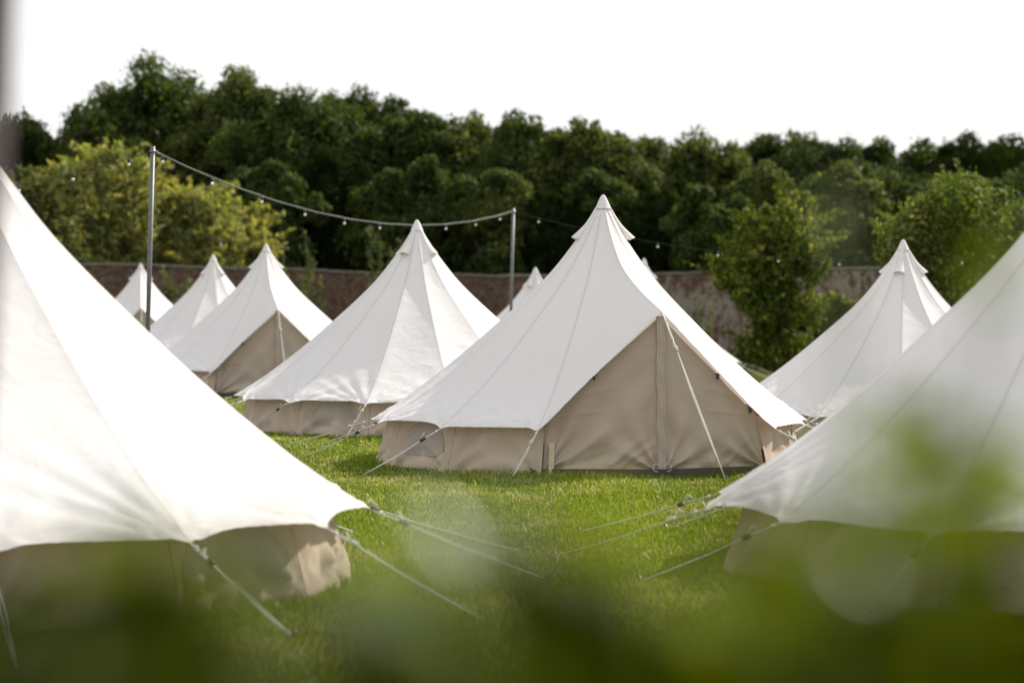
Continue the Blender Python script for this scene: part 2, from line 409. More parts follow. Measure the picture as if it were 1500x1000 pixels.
def make_tent(label, x, y, axis, seed, pegs=None, windows=(1, 10), sxy=1., zs=1., vents=(90, 180, 270), reach=None, wsize=(.74, .40), hi=True, door_peg=None, group='cream bell tents pitched on the lawn', drop=0.):
    gz = float(ground_z(x, y))
    T = empty('bell_tent', (x, y, gz), label, 'bell tent', group, R(axis))
    zk = lambda K: np.where(K[:, 1:] > .466, .466+(K[:, 1:]-.466)*zs, K[:, 1:])
    SM = np.hstack([SEAM[:, :1], zk(SEAM)]); RG = np.hstack([RIDGE[:, :1], zk(RIDGE)])
    ztop = float(SM[0, 1])-3.0
    inv = lambda wx, wy: (((wx-x)*math.cos(-R(axis)) - (wy-y)*math.sin(-R(axis)))*1., ((wx-x)*math.sin(-R(axis)) + (wy-y)*math.cos(-R(axis))))
    # canopy
    rr = np.random.RandomState(seed)
    cor = []
    for k, a in enumerate(AZ):
        S = SM.copy()
        jr = rr.uniform(-.03, .03); jz = rr.uniform(-.02, .02)
        w = np.linspace(0, 1, NS)**3
        S[:, 0] += jr*w; S[:, 1] += jz*w
        S[:, 0] *= 1+(reach or {}).get(k, 0)/2.68
        cor.append(rad3(S, a))
    mb = MB()
    for k in range(12):
        canopy_patch(mb, cor[k], cor[k+1], rr.uniform(.06, .10), rr.uniform(.010, .025), seed*50+k, (1, 1))
    ridge = rad3(RG, 0)
    canopy_patch(mb, ridge, cor[0], .05, .03, seed*50+20, (0, 1))
    canopy_patch(mb, cor[12], ridge, .05, .03, seed*50+21, (1, 0))
    can = mb.build('canopy', M_CANOPY, T)
    # cap
    mb = MB(); n = 24
    prof = [(0.0, 3.012), (.014, 3.008), (.032, 2.985), (.062, 2.922), (.090, 2.855), (.094, 2.85), (.088, 2.852)]
    G = np.zeros((len(prof), n+1, 3))
    for i, (r_, z_) in enumerate(prof):
        for j in range(n+1):
            w = 2*math.pi*j/n; G[i, j] = (r_*math.cos(w), r_*math.sin(w), z_+ztop)
    U = np.full((len(prof), n+1, 2), 9.); U[4:, :, 0] = 0
    mb.grid(G, U); mb.build('peak_cap', M_CANOPY, T)
    # vents
    for a in [R(q) for q in vents]:
        er = np.array([math.sin(a), -math.cos(a), 0]); et = np.array([math.cos(a), math.sin(a), 0]); ez = np.array([0, 0, 1.])
        NV, NB = 14, 15
        G = np.zeros((NV, NB, 3)); U = np.full((NV, NB, 2), 9.)
        q0, q1 = (.075, 2.875), (.355, 2.455)
        nn = np.array([.84, .54]); 
        for i in range(NV):
            v = i/(NV-1)
            rz = np.array([np.interp(v, [0, .5, 1], [.085, .19, .305]), np.interp(v, [0, .5, 1], [2.86, 2.665, 2.495])])
            h = .008+.066*v**2.; w = .024+.054*v
            for j in range(NB):
                b = math.pi*j/(NB-1)
                o = er*(rz[0]+nn[0]*h*math.sin(b)) + ez*(rz[1]+ztop*.85+nn[1]*h*math.sin(b)) + et*w*math.cos(b)*(1+.12*math.sin(b))
                o = o - er*.02*abs(math.cos(b))**4
                G[i, j] = o; U[i, j] = (9, (1-v)*.5)
        mb = MB(); mb.grid(G, U); hood = mb.build('vent_hood', M_CANOPY, T)
        i = NV-5
        mb = MB(); c = G[i, :].mean(0)*.0 + (G[i, 0]+G[i, -1])/2
        Vv = [c-er*.02] + [G[i, j]*.97+c*.03 for j in range(NB)]
        mb.add(Vv, [(0, j, j+1) for j in range(1, NB)])
        mb.build('vent_lining', M_VENT, hood)
    # walls
    nu, nv = (26, 12) if hi else (14, 7)
    mb = MB(); uu, vv = np.meshgrid(np.linspace(0, 1, nu), np.linspace(0, 1, nv))
    for k in range(12):
        P = wall_pt(k, uu, vv, seed, reach)
        U = np.stack([np.minimum(uu, 1-uu)*1.1, vv*.6], -1)
        mb.grid(P, U)
    mb.build('wall', M_WALLC, T)
    for k in windows:
        w, h = wsize
        rings, seg = 6, 26
        mb = MB(); ut = []
        for i in range(rings+1):
            f = i/rings
            for j in range(seg):
                w_ = 2*math.pi*j/seg
                cx, cy = math.cos(w_), math.sin(w_)
                # half-moon: flat bottom
                px = f*(cx if cy > 0 else math.copysign(abs(cx)**.3, cx))*w/2; py = f*(cy*h*.66 if cy > 0 else -abs(cy)**.7*h*.30)
                ut.append((.5+px/1.12, (.30+py-.02)/.62))
        ut = np.array(ut)
        P = wall_pt(k, ut[:, 0], ut[:, 1], seed, reach)
        am = (AZ[k]+AZ[k+1])/2
        P = P + np.array([math.sin(am), -math.cos(am), 0])*.007
        F = [(i*seg+j, i*seg+(j+1) % seg, (i+1)*seg+(j+1) % seg, (i+1)*seg+j) for i in range(rings) for j in range(seg)]
        U = np.full((len(P), 2), 9.); U[-seg:, 0] = 0
        mb.add(P, F, U); win = mb.build('window', M_MESH, T)
        edge = [P[rings*seg+j] for j in range(seg)] + [P[rings*seg]]
        mb = MB(); mb.tube(edge, .005, 5); mb.build('window_binding', M_WALLC, win)
    # groundsheet
    mb = MB()
    ring = [(2.60*math.sin(a), -2.60*math.cos(a)) for a in AZ] + [(0, -2.52)]
    ring = [((2.42+(reach or {}).get(i+1, 0))*math.sin(a), -(2.42+(reach or {}).get(i+1, 0))*math.cos(a)) for i, a in enumerate(AZ[1:-1])]
    e = 2.53
    ring = [(e*math.sin(AZ[0]), -e*math.cos(AZ[0]))] + ring + [(e*math.sin(AZ[12]), -e*math.cos(AZ[12])), (0, -2.53)]
    m_ = len(ring)
    V = [(p[0], p[1], -.05) for p in ring] + [(p[0], p[1], .085) for p in ring] + [(p[0]*.96, p[1]*.96, .02) for p in ring]
    F = [(i, (i+1) % m_, m_+(i+1) % m_, m_+i) for i in range(m_)] + [(m_+i, m_+(i+1) % m_, 2*m_+(i+1) % m_, 2*m_+i) for i in range(m_)] + [tuple(2*m_+i for i in range(m_))]
    mb.add(V, F); mb.build('groundsheet', M_SHEET, T, smooth=False)
    # door halves
    for sgn in (-1, 1):
        a = AZ[0]*sgn
        nu_, nv_ = 90, 100
        G = np.zeros((nv_, nu_, 3)); U = np.zeros((nv_, nu_, 2))
        u = np.linspace(0, 1, nu_)[None, :]; v = np.linspace(0, 1, nv_)[:, None]
        cb = np.array([2.50*math.sin(a), -2.50*math.cos(a), .075]); ct = np.array([2.40*math.sin(a), -2.40*math.cos(a), .60])
        pb = np.array([0, -2.47, .075]); pt = np.array([0, -2.42, 1.655])
        bot = cb[None, None]*(1-u[..., None]) + pb*u[..., None]
        top = ct[None, None]*(1-u[..., None]) + pt*u[..., None]
        P = bot*(1-v[..., None]) + top*v[..., None]
        nrm = np.cross(pb-cb, ct-cb); nrm /= np.linalg.norm(nrm)
        if nrm[1] > 0: nrm = -nrm
        r = np.random.RandomState(seed*7+sgn+3)
        xw = u*1.23; zw = P[..., 2]
        d = 0*xw*zw
        for i in range(6):
            ang = r.uniform(.6, 1.1) if sgn < 0 else r.uniform(.5, 1.5)
            k = r.uniform(9, 26); q = (xw*math.sin(ang) - zw*math.cos(ang))*k + r.rand()*6 + .8*np.sin(zw*3+i)
            d = d + r.uniform(.006, .014)*np.sin(q)*np.exp(-zw/ .8)
        dist = np.hypot(xw, zw-.05); an = np.arctan2(zw-.05, xw+1e-6)
        d = d + .045*np.sin(an*13+seed)*np.exp(-dist/.5)*np.minimum(dist/.1, 1)
        dist = np.hypot(xw-1.2, zw-.05); an = np.arctan2(zw-.05, 1.2-xw+1e-6)
        d = d + .038*np.sin(an*11+seed+1)*np.exp(-dist/.4)*np.minimum(dist/.1, 1)
        for i in range(9):
            th = R(r.uniform(24, 40)); x0 = r.uniform(.0, 1.0) if sgn < 0 else r.uniform(.45, 1.3); ex = 1 if sgn < 0 else -1
            lx, lz = (xw-x0)*ex, zw-.09
            al = lx*math.cos(th)+lz*math.sin(th); ac = -lx*math.sin(th)+lz*math.cos(th)+.06*np.sin(al*3+i)*al
            Lc = r.uniform(.35, .9); wc = r.uniform(.014, .026)
            d = d + r.uniform(.014, .030)*np.exp(-(ac/(wc*(1+al*1.2)))**2*.5)*np.clip(al/.06, 0, 1)*np.clip(1-al/Lc, 0, 1)
        for i in range(3):
            ac = zw-(.62+.16*i)-(xw-.1)*(.1+.12*i); d = d + .010*np.exp(-(ac/.02)**2*.5)*np.clip(1-np.abs(xw-.4)/.4, 0, 1)
        d = d*np.minimum(np.minimum(u, 1-u)*12, 1)
        P = P + nrm*d[..., None]
        U[..., 0] = np.minimum(u, 1-u)*1.23+.004; U[..., 1] = zw-.075
        mb = MB(); mb.grid(P, U); dr = mb.build('door', M_DOORC, T)
        # a toggle or two along the upper edge
        for f in (.08, .42):
            p = ct*(1-f)+pt*f + nrm*.03
            mb = MB(); mb.box((p[0], p[1], p[2]-.025), (.022, .02, .05), 0, (.3*sgn, 0)); mb.box((p[0]-.012*sgn, p[1]-.004, p[2]+.002), (.04, .014, .014))
            mb.build('toggle', M_SLIDER, dr)
        # zip strip
    mb = MB(); G = np.zeros((34, 5, 3)); U = np.zeros((34, 5, 2))
    for i in range(34):
        v = i/33; wv = .006*math.sin(v*17)+.004*math.sin(v*41)
        for j in range(5):
            q = (j-2)/2
            p = pb*(1-v)+pt*v
            G[i, j] = (p[0]+q*.045+wv, p[1]-.022-.008*(1-q*q)-.006*math.sin(v*29+j), p[2]+.0)
            U[i, j] = ((2-abs(j-2))*.02+.004, 9)
    mb.grid(G, U); zf = mb.build('zip_flap', M_DOORC, T)
    for s_ in (-1, 1):
        mb = MB(); pts = [(s_*.062+.038*math.cos(w), -2.515, .10+.04*math.sin(w)) for w in np.linspace(0, 2*math.pi, 15)]
        mb.tube(pts, .0035, 6, False); mb.build('pull_ring', M_ROPE, zf)
    # guy ropes with sliders and pegs
    def rope(p0, p1, wood, thick=.0065):
        p0 = Vector(p0); p1 = Vector(p1); d = p1-p0; side = d.cross(Vector((0, 0, 1))).normalized()
        g = MB(); f = .17+.08*rr.rand()
        k = p0+d*f
        for s_ in (-1, 1):
            pts = [p0, p0+d*f*.5+side*s_*.010, k, k+d*(1-f)*.35+side*s_*.012-Vector((0, 0, .012)), k+d*(1-f)*.75+side*s_*.008-Vector((0, 0, .008)), p1]
            g.tube(pts, thick*.6, 5)
        kn = p0+d*.05
        g.sphere(kn, .016, 6, 4)
        t1 = k + side*.02
        g.tube([t1, t1+Vector((0, 0, .03))+side*.02, t1+d*-.03+Vector((0, 0, .06)), t1+d*-.045+side*.03+Vector((0, 0, .03))], .005, 5)
        ro = g.build('guy_rope', M_ROPE, T)
        g = MB(); u_ = d.normalized()
        g.tube([k-u_*.035, k-u_*.02, k+u_*.02, k+u_*.035], [.012, .019, .019, .012], 7)
        g.build('slider', M_SLIDERW if wood else M_SLIDER, ro)
        g = MB(); o_ = Vector((d.x, d.y, 0)).normalized()
        g.tube([p1-o_*.06+Vector((0, 0, -.12)), p1+Vector((0, 0, .015)), p1+o_*.012+Vector((0, 0, .035)), p1+o_*.03+Vector((0, 0, .02))], .006, 5)
        g.build('tent_peg', M_PEG, T)
    for k, a in enumerate(AZ):
        c = cor[k][-1]
        if pegs and k in pegs:
            px, py = inv(*pegs[k])
        else:
            rp = 2.68+1.35+rr.uniform(-.12, .12); a2 = a+rr.uniform(-.03, .03)
            px, py = rp*math.sin(a2), -rp*math.cos(a2)
        wx = x+(px*math.cos(R(axis))-py*math.sin(R(axis))); wy = y+(px*math.sin(R(axis))+py*math.cos(R(axis)))
        rope(c, (px, py, float(ground_z(wx, wy))-gz+.02), k % 3 == 0)
    if door_peg: px, py = inv(*door_peg)
    else: px, py = .1, -3.5
    rope((0, -2.52, 1.69), (px, py, .02), True, .009)
    return T

make_tent('cream bell tent in sharp focus, zipped beige door facing the camera', 1.028, 27.28, 11.86, 1,
          {12: (.0, 24.45), 11: (-1.56, 25.1), 10: (-2.5, 27.5), 9: (-2.85, 29.7)}, (1, 10), reach={1: -.27, 2: -.33, 3: -.28, 4: -.15}, door_peg=(2.14, 24.2))
make_tent('cream bell tent directly behind the sharp one, vents showing, no door visible', -1.364, 34.72, 167.4, 2,
          {6: (-2.2, 31.8), 5: (-3.78, 33.4)}, (5,), vents=(67.6, 159.6, 244.6))
make_tent('big near bell tent at the left edge of the photo, its right side sunlit', -3.595, 15.48, -112.1, 3,
          {5: (-1.155, 12.7), 6: (-.145, 13.5), 7: (.217, 15.36)}, (5,), 1., 1.1, (270,), wsize=(.98, .44))
make_tent('big bell tent cut off by the right edge, blurred leaves in front', 3.964, 16.19, 170.3, 4,
          {2: (.53, 18.9), 3: (.31, 17.1), 4: (.82, 15.3), 5: (1.96, 13.6)}, (5,), 1., 1.045)
make_tent('bell tent between the sharp tent and the cut off one at right', 5.79, 35.8, 170, 5, None, (5,), reach={2: .12, 3: .15, 4: .05}, vents=(80, 170, 260))
make_tent('bell tent behind the near left one, its beige door partly visible', -4.98, 49.0, 11, 6, {12: (-6.3, 46.0)}, (1, 10), hi=False)
make_tent('second tent from the left along the wall, between two others', -7.4, 59.9, 168, 7, None, (5,), vents=(67, 140, 246), hi=False)
make_tent('smallest far bell tent behind the tall galvanised light pole', -11.04, 71.9, 9, 8, None, (1,), hi=False)
make_tent('far bell tent beside the middle light pole, only its peak showing', .60, 62., 172, 9, None, (5,), vents=(68, 158, 248), hi=False)
make_tent('far bell tent almost hidden, a sliver of peak right of the sharp tent', 3.60, 66., 8, 10, None, (1,), sxy=.86, zs=1.12, hi=False)

def batten(x, y, h, w, lab, tilt):
    T = mesh = None
    mb = MB(); z = float(ground_z(x, y))
    mb.box((x, y, z+h/2-.03), (w, .022, h+.06), R(10), tilt)
    mb.sphere((x+.004, y-.013, z+h*.86), .005, 6, 4)
    o = mb.build('wooden_stake', M_BATTEN, None, smooth=False); tag(o, lab, 'stake')
    bv = o.modifiers.new('bevel', 'BEVEL'); bv.width = .003
batten(.405, 24.86, .33, .055, 'pale timber stake upright beside the sharp tent\'s door corner', (.03, 0))
batten(-5.86, 46.35, .36, .06, 'pale timber stake at the door corner of the tent further back left', (-.02, 0))

# ------------------------------------------------------------ ground
xs = np.concatenate([np.linspace(-400, -30, 14)[:-1], np.linspace(-30, 30, 121), np.linspace(30, 400, 14)[1:]])
ys = np.concatenate([np.linspace(-60, 0, 7)[:-1], np.linspace(0, 90, 181), np.linspace(90, 600, 30)[1:]])
gx, gy = np.meshgrid(xs, ys)
gzv = ground_z(gx, gy)
mb_ = np.stack([gx, gy, gzv], -1)
n_, m_ = gx.shape
idx = np.arange(n_*m_).reshape(n_, m_)
F = np.stack([idx[:-1, :-1], idx[:-1, 1:], idx[1:, 1:], idx[1:, :-1]], -1).reshape(-1, 4)
tag(mesh_obj('ground', mb_.reshape(-1, 3), F, M_LAWN), None, kind='structure')

# grass blades
TENTS = [(1.028, 27.28), (-1.364, 34.72), (-3.595, 15.48), (3.964, 16.19), (5.79, 35.8), (-4.98, 49.0)]
def grass():
    V5 = []; 
    D = []; X = []
    edges = [(5, 9, 2000), (9, 13, 2300), (13, 18, 2000), (18, 24, 1500), (24, 30, 1000), (30, 38, 600), (38, 52, 260)]
    for a, b, den in edges:
        wmax = .225*b+1.2
        n = int((b-a)*2*wmax*den)
        y = rs.uniform(a, b, n); x = rs.uniform(-wmax, wmax, n)
        k = np.abs(x) < .225*y+1.2
        D.append(y[k]); X.append(x[k])
    y = np.concatenate(D); x = np.concatenate(X)
    keep = np.ones(len(x), bool)
    for tx, ty in TENTS:
        keep &= np.hypot(x-tx, y-ty) > 2.42
    x = x[keep]; y = y[keep]
    n = len(x)
    # height: longer by tents, patchy
    near = np.min([np.abs(np.hypot(x-tx, y-ty)-2.6) for tx, ty in TENTS], 0)
    patch = .5+.5*np.sin(x*1.7+np.sin(y*1.1)*2)*np.sin(y*1.3+x*.6)
    h = (.020+.020*rs.rand(n)+.014*patch)*(1+.9*np.exp(-near/.18)*rs.rand(n))*(1+1.1*(rs.rand(n) > .985))
    w = (.0028+.0022*rs.rand(n))*np.clip(y/14, .9, 2.6)
    a = rs.uniform(0, 2*np.pi, n); lean = rs.uniform(.15, 1.05, n)*h; la = rs.uniform(0, 2*np.pi, n)
    z = ground_z(x, y)-.003
    dx, dy = np.cos(a)*w, np.sin(a)*w; lx, ly = np.cos(la)*lean, np.sin(la)*lean
    V = np.zeros((n, 5, 3), np.float32)
    V[:, 0] = np.stack([x-dx, y-dy, z], 1); V[:, 1] = np.stack([x+dx, y+dy, z], 1)
    V[:, 2] = np.stack([x+dx*.8+lx*.35, y+dy*.8+ly*.35, z+h*.6], 1); V[:, 3] = np.stack([x-dx*.8+lx*.35, y-dy*.8+ly*.35, z+h*.6], 1)
    V[:, 4] = np.stack([x+lx, y+ly, z+h], 1)
    b = np.arange(n)[:, None]*5
    # triangles only, so one array does
    F = np.concatenate([b+np.array([[0, 1, 2]]), b+np.array([[0, 2, 3]]), b+np.array([[3, 2, 4]])], 0)
    o = mesh_obj('grass', V.reshape(-1, 3), F, M_BLADE, smooth=False)
    tag(o, 'short mown lawn grass with dry yellow patches', 'grass', kind='stuff')
    print('blades', n)
grass()

# ------------------------------------------------------------ brick walls
def wall(name_lab, pts, mat, HH):
    T = empty('brick_wall', (pts[0][0], pts[0][1], 0), name_lab, 'wall')
    ox, oy = pts[0]
    mb = MB(); cp = MB(); dist = 0
    for wi, ((x0, y0), (x1, y1)) in enumerate(zip(pts[:-1], pts[1:])):
        H0, H1 = HH[wi], HH[wi+1]
        L = math.hypot(x1-x0, y1-y0); ux, uy = (x1-x0)/L, (y1-y0)/L; nx, ny = uy, -ux
        if ny > 0: nx, ny = -nx, -ny
        for off in (0, .35):
            a = (x0-ox-nx*off, y0-oy-ny*off); b = (x1-ox-nx*off, y1-oy-ny*off)
            nseg = max(int(L/2), 2)
            G = np.zeros((2, nseg+1, 3)); U = np.zeros((2, nseg+1, 2))
            for j in range(nseg+1):
                f = j/nseg
                H = H0*(1-f)+H1*f
                for i, z in enumerate((-.8, H-.06)):
                    G[i, j] = (a[0]*(1-f)+b[0]*f, a[1]*(1-f)+b[1]*f, z+(0 if i == 0 else .025*math.sin(j*1.7)+.015*math.sin(j*.6)))
                    U[i, j] = (dist+f*L, z)
            mb.grid(G, U)
        n = int(L/.62)
        for j in range(n):
            f = (j+.5)/n; cx = x0+(x1-x0)*f-ox-nx*.175; cy = y0+(y1-y0)*f-oy-ny*.175
            H = H0*(1-f)+H1*f
            jz = .025*math.sin(f*L/2*1.7)+.015*math.sin(f*L*.3)
            cp.box((cx, cy, H+.02+jz+random.uniform(-.008, .008)), (L/n-.012, .46, .09), math.atan2(uy, ux))
        dist += L
    mb.build('brickwork', mat, T, smooth=False); cp.build('coping', M_COPING, T, smooth=False)
wall('long old red brick garden wall with flat coping behind the tents at left', [(-34., 86.), (-17.2, 98.), (-.31, 110.), (4.0, 114.8)], M_BRICK, [3.5, 3.42, 3.08, 3.08])
wall('garden wall of brick with peeling whitewash behind the tents at right', [(4.05, 114.6), (7.3, 103.7), (11.7, 93.), (17.5, 79.5), (26., 60.)], M_BRICKW, [3.1]*5)

# ------------------------------------------------------------ poles and festoon lights
def pole(x, y, ztop, lean, lab, r=.033):
    z = float(ground_z(x, y)); T = empty('light_pole', (x, y, z), lab, 'pole', 'galvanised poles carrying the festoon lights')
    h = ztop-z
    mb = MB(); mb.tube([(0, 0, -.3), (lean*.5, 0, h*.5), (lean, 0, h)], r, 12); mb.build('tube', M_GALV, T)
    mb = MB(); mb.tube([(lean, 0, h-.09), (lean, 0, h-.05)], r+.008, 12); mb.tube([(lean-.06, 0, h-.07), (lean+.07, -.01, h-.07)], .008, 6); mb.build('hook_band', M_PEG, T)
    return Vector((x+lean, y, ztop-.07))
p0 = pole(-5.21, 34.3, 4.02, .12, 'tall galvanised steel pole holding the light string at left, rising beside the near tent')
p1 = pole(-.06, 52., 3.85, .09, 'galvanised steel pole in the middle, end of the long sagging light string')
pl = Vector((-14.5, 40., 4.0)); pr = Vector((15.5, 50., 3.7))
def string(a, b, sag, ts, lab, both=True, wire_mat=None, first=None):
    T = empty('festoon_lights', tuple(a), lab, 'string lights', 'strings of festoon lights')
    f = lambda t: Vector((a.x+(b.x-a.x)*t, a.y+(b.y-a.y)*t, a.z+(b.z-a.z)*t-4*sag*t*(1-t))) - a
    mb = MB(); pts = [f(i/60) for i in range(61)]
    mb.tube(pts, .006, 6); mb.build('cable', M_CABLE, T)
    if both:
        mb = MB(); mb.tube([p+Vector((0, -.004, .018+.004*math.sin(i*1.1))) for i, p in enumerate(pts)], .005, 6); mb.build('support_wire', M_STEELW, T)
    for t in ts:
        p = f(t)
        mb = MB(); mb.tube([p+Vector((0, 0, -.0)), p+Vector((0, 0, -.02)), p+Vector((0, 0, -.056))], [.014, .021, .019], 8)
        so = mb.build('lamp_holder', M_CABLE, T)
        mb = MB(); prof = [(.0, -.055), (.013, -.057), (.021, -.071), (.024, -.085), (.020, -.098), (.011, -.106), (0., -.109)]
        G = np.zeros((len(prof), 13, 3))
        for i, (r_, z_) in enumerate(prof):
            for j in range(13):
                w = 2*math.pi*j/12; G[i, j] = (p.x+r_*math.cos(w), p.y+r_*math.sin(w), p.z+z_)
        mb.grid(G); mb.build('bulb', M_BULB, so)
string(p0, p1, .62, [.018, .115, .222, .325, .428, .528, .632, .742, .850, .945], 'long sagging light string between the two galvanised poles')
string(p1, pr, 1.05, [.035+.082*i for i in range(12)], 'thin dark light string running right from the middle pole', False)
string(p0, pl, .6, [.04+.095*i for i in range(10)], 'thin dark light string running left from the tall pole', False)

# near post at left edge
mb = MB(); zs = np.linspace(-.3, 2.9, 24)
mb.tube([(-.7655+.070*(z-1.782)+.004*math.sin(z*5), 3.3, z) for z in zs], [.062+.004*math.sin(z*7) for z in zs], 16)
tag(mb.build('wooden_post', M_POST), 'dark wooden post very close to the camera at the left edge', 'post')

# ------------------------------------------------------------ foliage
def leaf_cloud(pts, nrm, size, rnd, elong=1.6):
    """each point gets one diamond-shaped leaf or leaf spray"""
    n = len(pts)
    d = nrm + rnd.normal(size=(n, 3))*.75; d /= np.linalg.norm(d, axis=1, keepdims=True)
    t = rnd.normal(size=(n, 3)); t -= (t*d).sum(1)[:, None]*d; t /= np.linalg.norm(t, axis=1, keepdims=True)
    b = np.cross(d, t)
    s = size*rnd.uniform(.55, 1.35, n)[:, None]
    V = np.zeros((n, 4, 3), np.float32)
    V[:, 0] = pts-t*s*elong*.5; V[:, 1] = pts+b*s*.5+d*s*.12; V[:, 2] = pts+t*s*elong*.5; V[:, 3] = pts-b*s*.5+d*s*.12
    F = np.arange(n*4).reshape(n, 4)
    return V.reshape(-1, 3), F

def icos(sub=2):
    t = (1+5**.5)/2
    v = [(-1, t, 0), (1, t, 0), (-1, -t, 0), (1, -t, 0), (0, -1, t), (0, 1, t), (0, -1, -t), (0, 1, -t), (t, 0, -1), (t, 0, 1), (-t, 0, -1), (-t, 0, 1)]
    f = [(0,11,5),(0,5,1),(0,1,7),(0,7,10),(0,10,11),(1,5,9),(5,11,4),(11,10,2),(10,7,6),(7,1,8),(3,9,4),(3,4,2),(3,2,6),(3,6,8),(3,8,9),(4,9,5),(2,4,11),(6,2,10),(8,6,7),(9,8,1)]
    v = [np.array(p)/np.linalg.norm(p) for p in v]
    for _ in range(sub):
        cache = {}; nf = []
        def mid(a, b):
            k = (min(a, b), max(a, b))
            if k not in cache:
                m = (v[a]+v[b])/2; v.append(m/np.linalg.norm(m)); cache[k] = len(v)-1
            return cache[k]
        for a, b, c in f:
            ab, bc, ca = mid(a, b), mid(b, c), mid(c, a); nf += [(a, ab, ca), (b, bc, ab), (c, ca, bc), (ab, bc, ca)]
        f = nf
    return np.array(v), np.array(f)
ICO = icos(1)

def tree(name, lab, cat, x, y, h, rx, crown_base, mat, seed, lobes=34, lobe_r=(.20, .34), leaves=9000, size=.26, group=None, trunk_r=.3, flat=1., elong=1.6, core=True, multi=1, open_=0., droop=0., shell=.55, top_pts=None, sprays=0, spray_l=1., sub=0):
    r = np.random.RandomState(seed)
    z0 = float(ground_z(x, y))
    T = empty(name, (x, y, z0), lab, cat, group)
    cz = (h+crown_base)/2; rz = (h-crown_base)/2
    C = []; Rr = []
    k = 0
    for (tx, tz, tr) in ((r.uniform(-.2, .2), 1, r.uniform(.34, .5)), (-.42, r.uniform(.78, .92), r.uniform(.28, .42)), (.45, r.uniform(.75, .9), r.uniform(.28, .42)), (-.74, r.uniform(.45, .65), .36), (.76, r.uniform(.45, .65), .36)):
        lr = tr*min(rx, rz); C.append(np.array([tx*rx*.9+r.uniform(-.1, .1)*rx, r.uniform(-.3, .3)*rx, cz+rz*tz-lr*.92])); Rr.append(lr)
    while len(C) < lobes:
        k += 1
        p = r.normal(size=3); p /= np.linalg.norm(p)
        q = r.uniform(shell, 1)**.6
        lr = r.uniform(*lobe_r)*min(rx, rz)*1.1
        c = np.array([p[0]*max(rx-lr, .2)*q, p[1]*max(rx*.85-lr, .2)*q, cz+p[2]*max(rz-lr*.9, .2)*q])
        if p[2] < -.3 and r.rand() < .35: continue
        C.append(c); Rr.append(lr)
    C = np.array(C); Rr = np.array(Rr)
    if top_pts:
        for (ax, az, ar) in top_pts: 
            C = np.vstack([C, [ax, r.uniform(-.3, .3), az]]); Rr = np.append(Rr, ar)
    C0, R0 = C, Rr
    if sub:
        # every bough carries smaller billows
        c2 = []; r2 = []
        for c_, r_ in zip(C, Rr):
            for _ in range(sub):
                q = r.normal(size=3); q[2] += .35; q /= np.linalg.norm(q)
                k = r.uniform(.26, .48); c2.append(c_+q*r_*(1.02-k)*np.array([1, 1, flat])); r2.append(r_*k)
        C = np.array(c2); Rr = np.array(r2)
    # leaves on the lobe shells, weighted by area
    w = Rr**2; w /= w.sum()
    li = r.choice(len(C), leaves, p=w)
    p = r.normal(size=(leaves, 3)); p[:, 2] += .25; p /= np.linalg.norm(p, axis=1, keepdims=True)
    rad = Rr[li]*(r.uniform(.5 if sub else .35, 1.06, leaves)**.5)
    # lumpy shells: small bumps so the outline breaks up
    ph = (p*5.5+C[li]).sum(1); rad *= 1+.14*np.sin(ph*3+li)+.10*np.sin(p[:, 0]*9+li*2)+.07*r.normal(size=leaves)
    if open_: 
        keep = (np.sin(p[:, 0]*7+li)+np.sin(p[:, 2]*8+li*3)+np.sin(p[:, 1]*6)) > -1.6+open_*2
        p, rad, li = p[keep], rad[keep], li[keep]
    pts = C[li]+p*rad[:, None]*np.array([1, 1, flat])
    if droop: pts[:, 2] -= droop*r.rand(len(pts))**2*(1-p[:, 2])
    pts[:, 2] = np.maximum(pts[:, 2], .1)
    V, F = leaf_cloud(pts, p, size, r, elong)
    # a minority of larger inner sprays for depth
    ni = leaves//7
    li2 = r.choice(len(C), ni, p=w); p2 = r.normal(size=(ni, 3)); p2 /= np.linalg.norm(p2, axis=1, keepdims=True)
    V2, F2 = leaf_cloud(C[li2]+p2*Rr[li2][:, None]*.62*np.array([1, 1, flat]), p2, size*1.9, r, 1.3)
    F2 = F2+len(V); V = np.vstack([V, V2]); F = np.vstack([F, F2])
    for i in range(sprays):
        # feathery shoots breaking out of the outline
        li3 = r.randint(len(C)); q = r.normal(size=3); q[2] = abs(q[2])+.5; q /= np.linalg.norm(q)
        a0 = C[li3]+q*Rr[li3]*.8; ln = spray_l*r.uniform(.5, 1.25)
        tt = r.rand(34, 1); bend = np.array([q[0]*.6, q[1]*.6, .9+.2*q[2]])
        Pq = a0+bend*ln*tt*.8+np.array([q[0]*.5, q[1]*.5, -.25])*ln*tt**2+r.normal(size=(34, 3))*.07*(1.2-tt)
        V3, F3 = leaf_cloud(Pq, r.normal(size=(34, 3)), size, r, elong)
        F = np.vstack([F, F3+len(V)]); V = np.vstack([V, V3])
    Vs, Fs = V, F
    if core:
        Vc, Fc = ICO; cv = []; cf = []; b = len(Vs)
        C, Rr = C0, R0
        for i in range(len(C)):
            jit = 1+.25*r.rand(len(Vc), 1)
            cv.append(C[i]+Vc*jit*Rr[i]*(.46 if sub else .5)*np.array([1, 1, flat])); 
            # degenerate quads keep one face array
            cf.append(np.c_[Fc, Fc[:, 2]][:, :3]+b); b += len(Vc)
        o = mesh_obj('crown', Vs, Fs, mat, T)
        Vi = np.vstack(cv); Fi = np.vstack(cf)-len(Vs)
        mesh_obj('shade_core', Vi, Fi, L_DARK, o, smooth=False)  # added solid cores block light; dark colour stands for shade inside crowns
    else:
        o = mesh_obj('crown', Vs, Fs, mat, T)
    # trunk and limbs
    tb = MB()
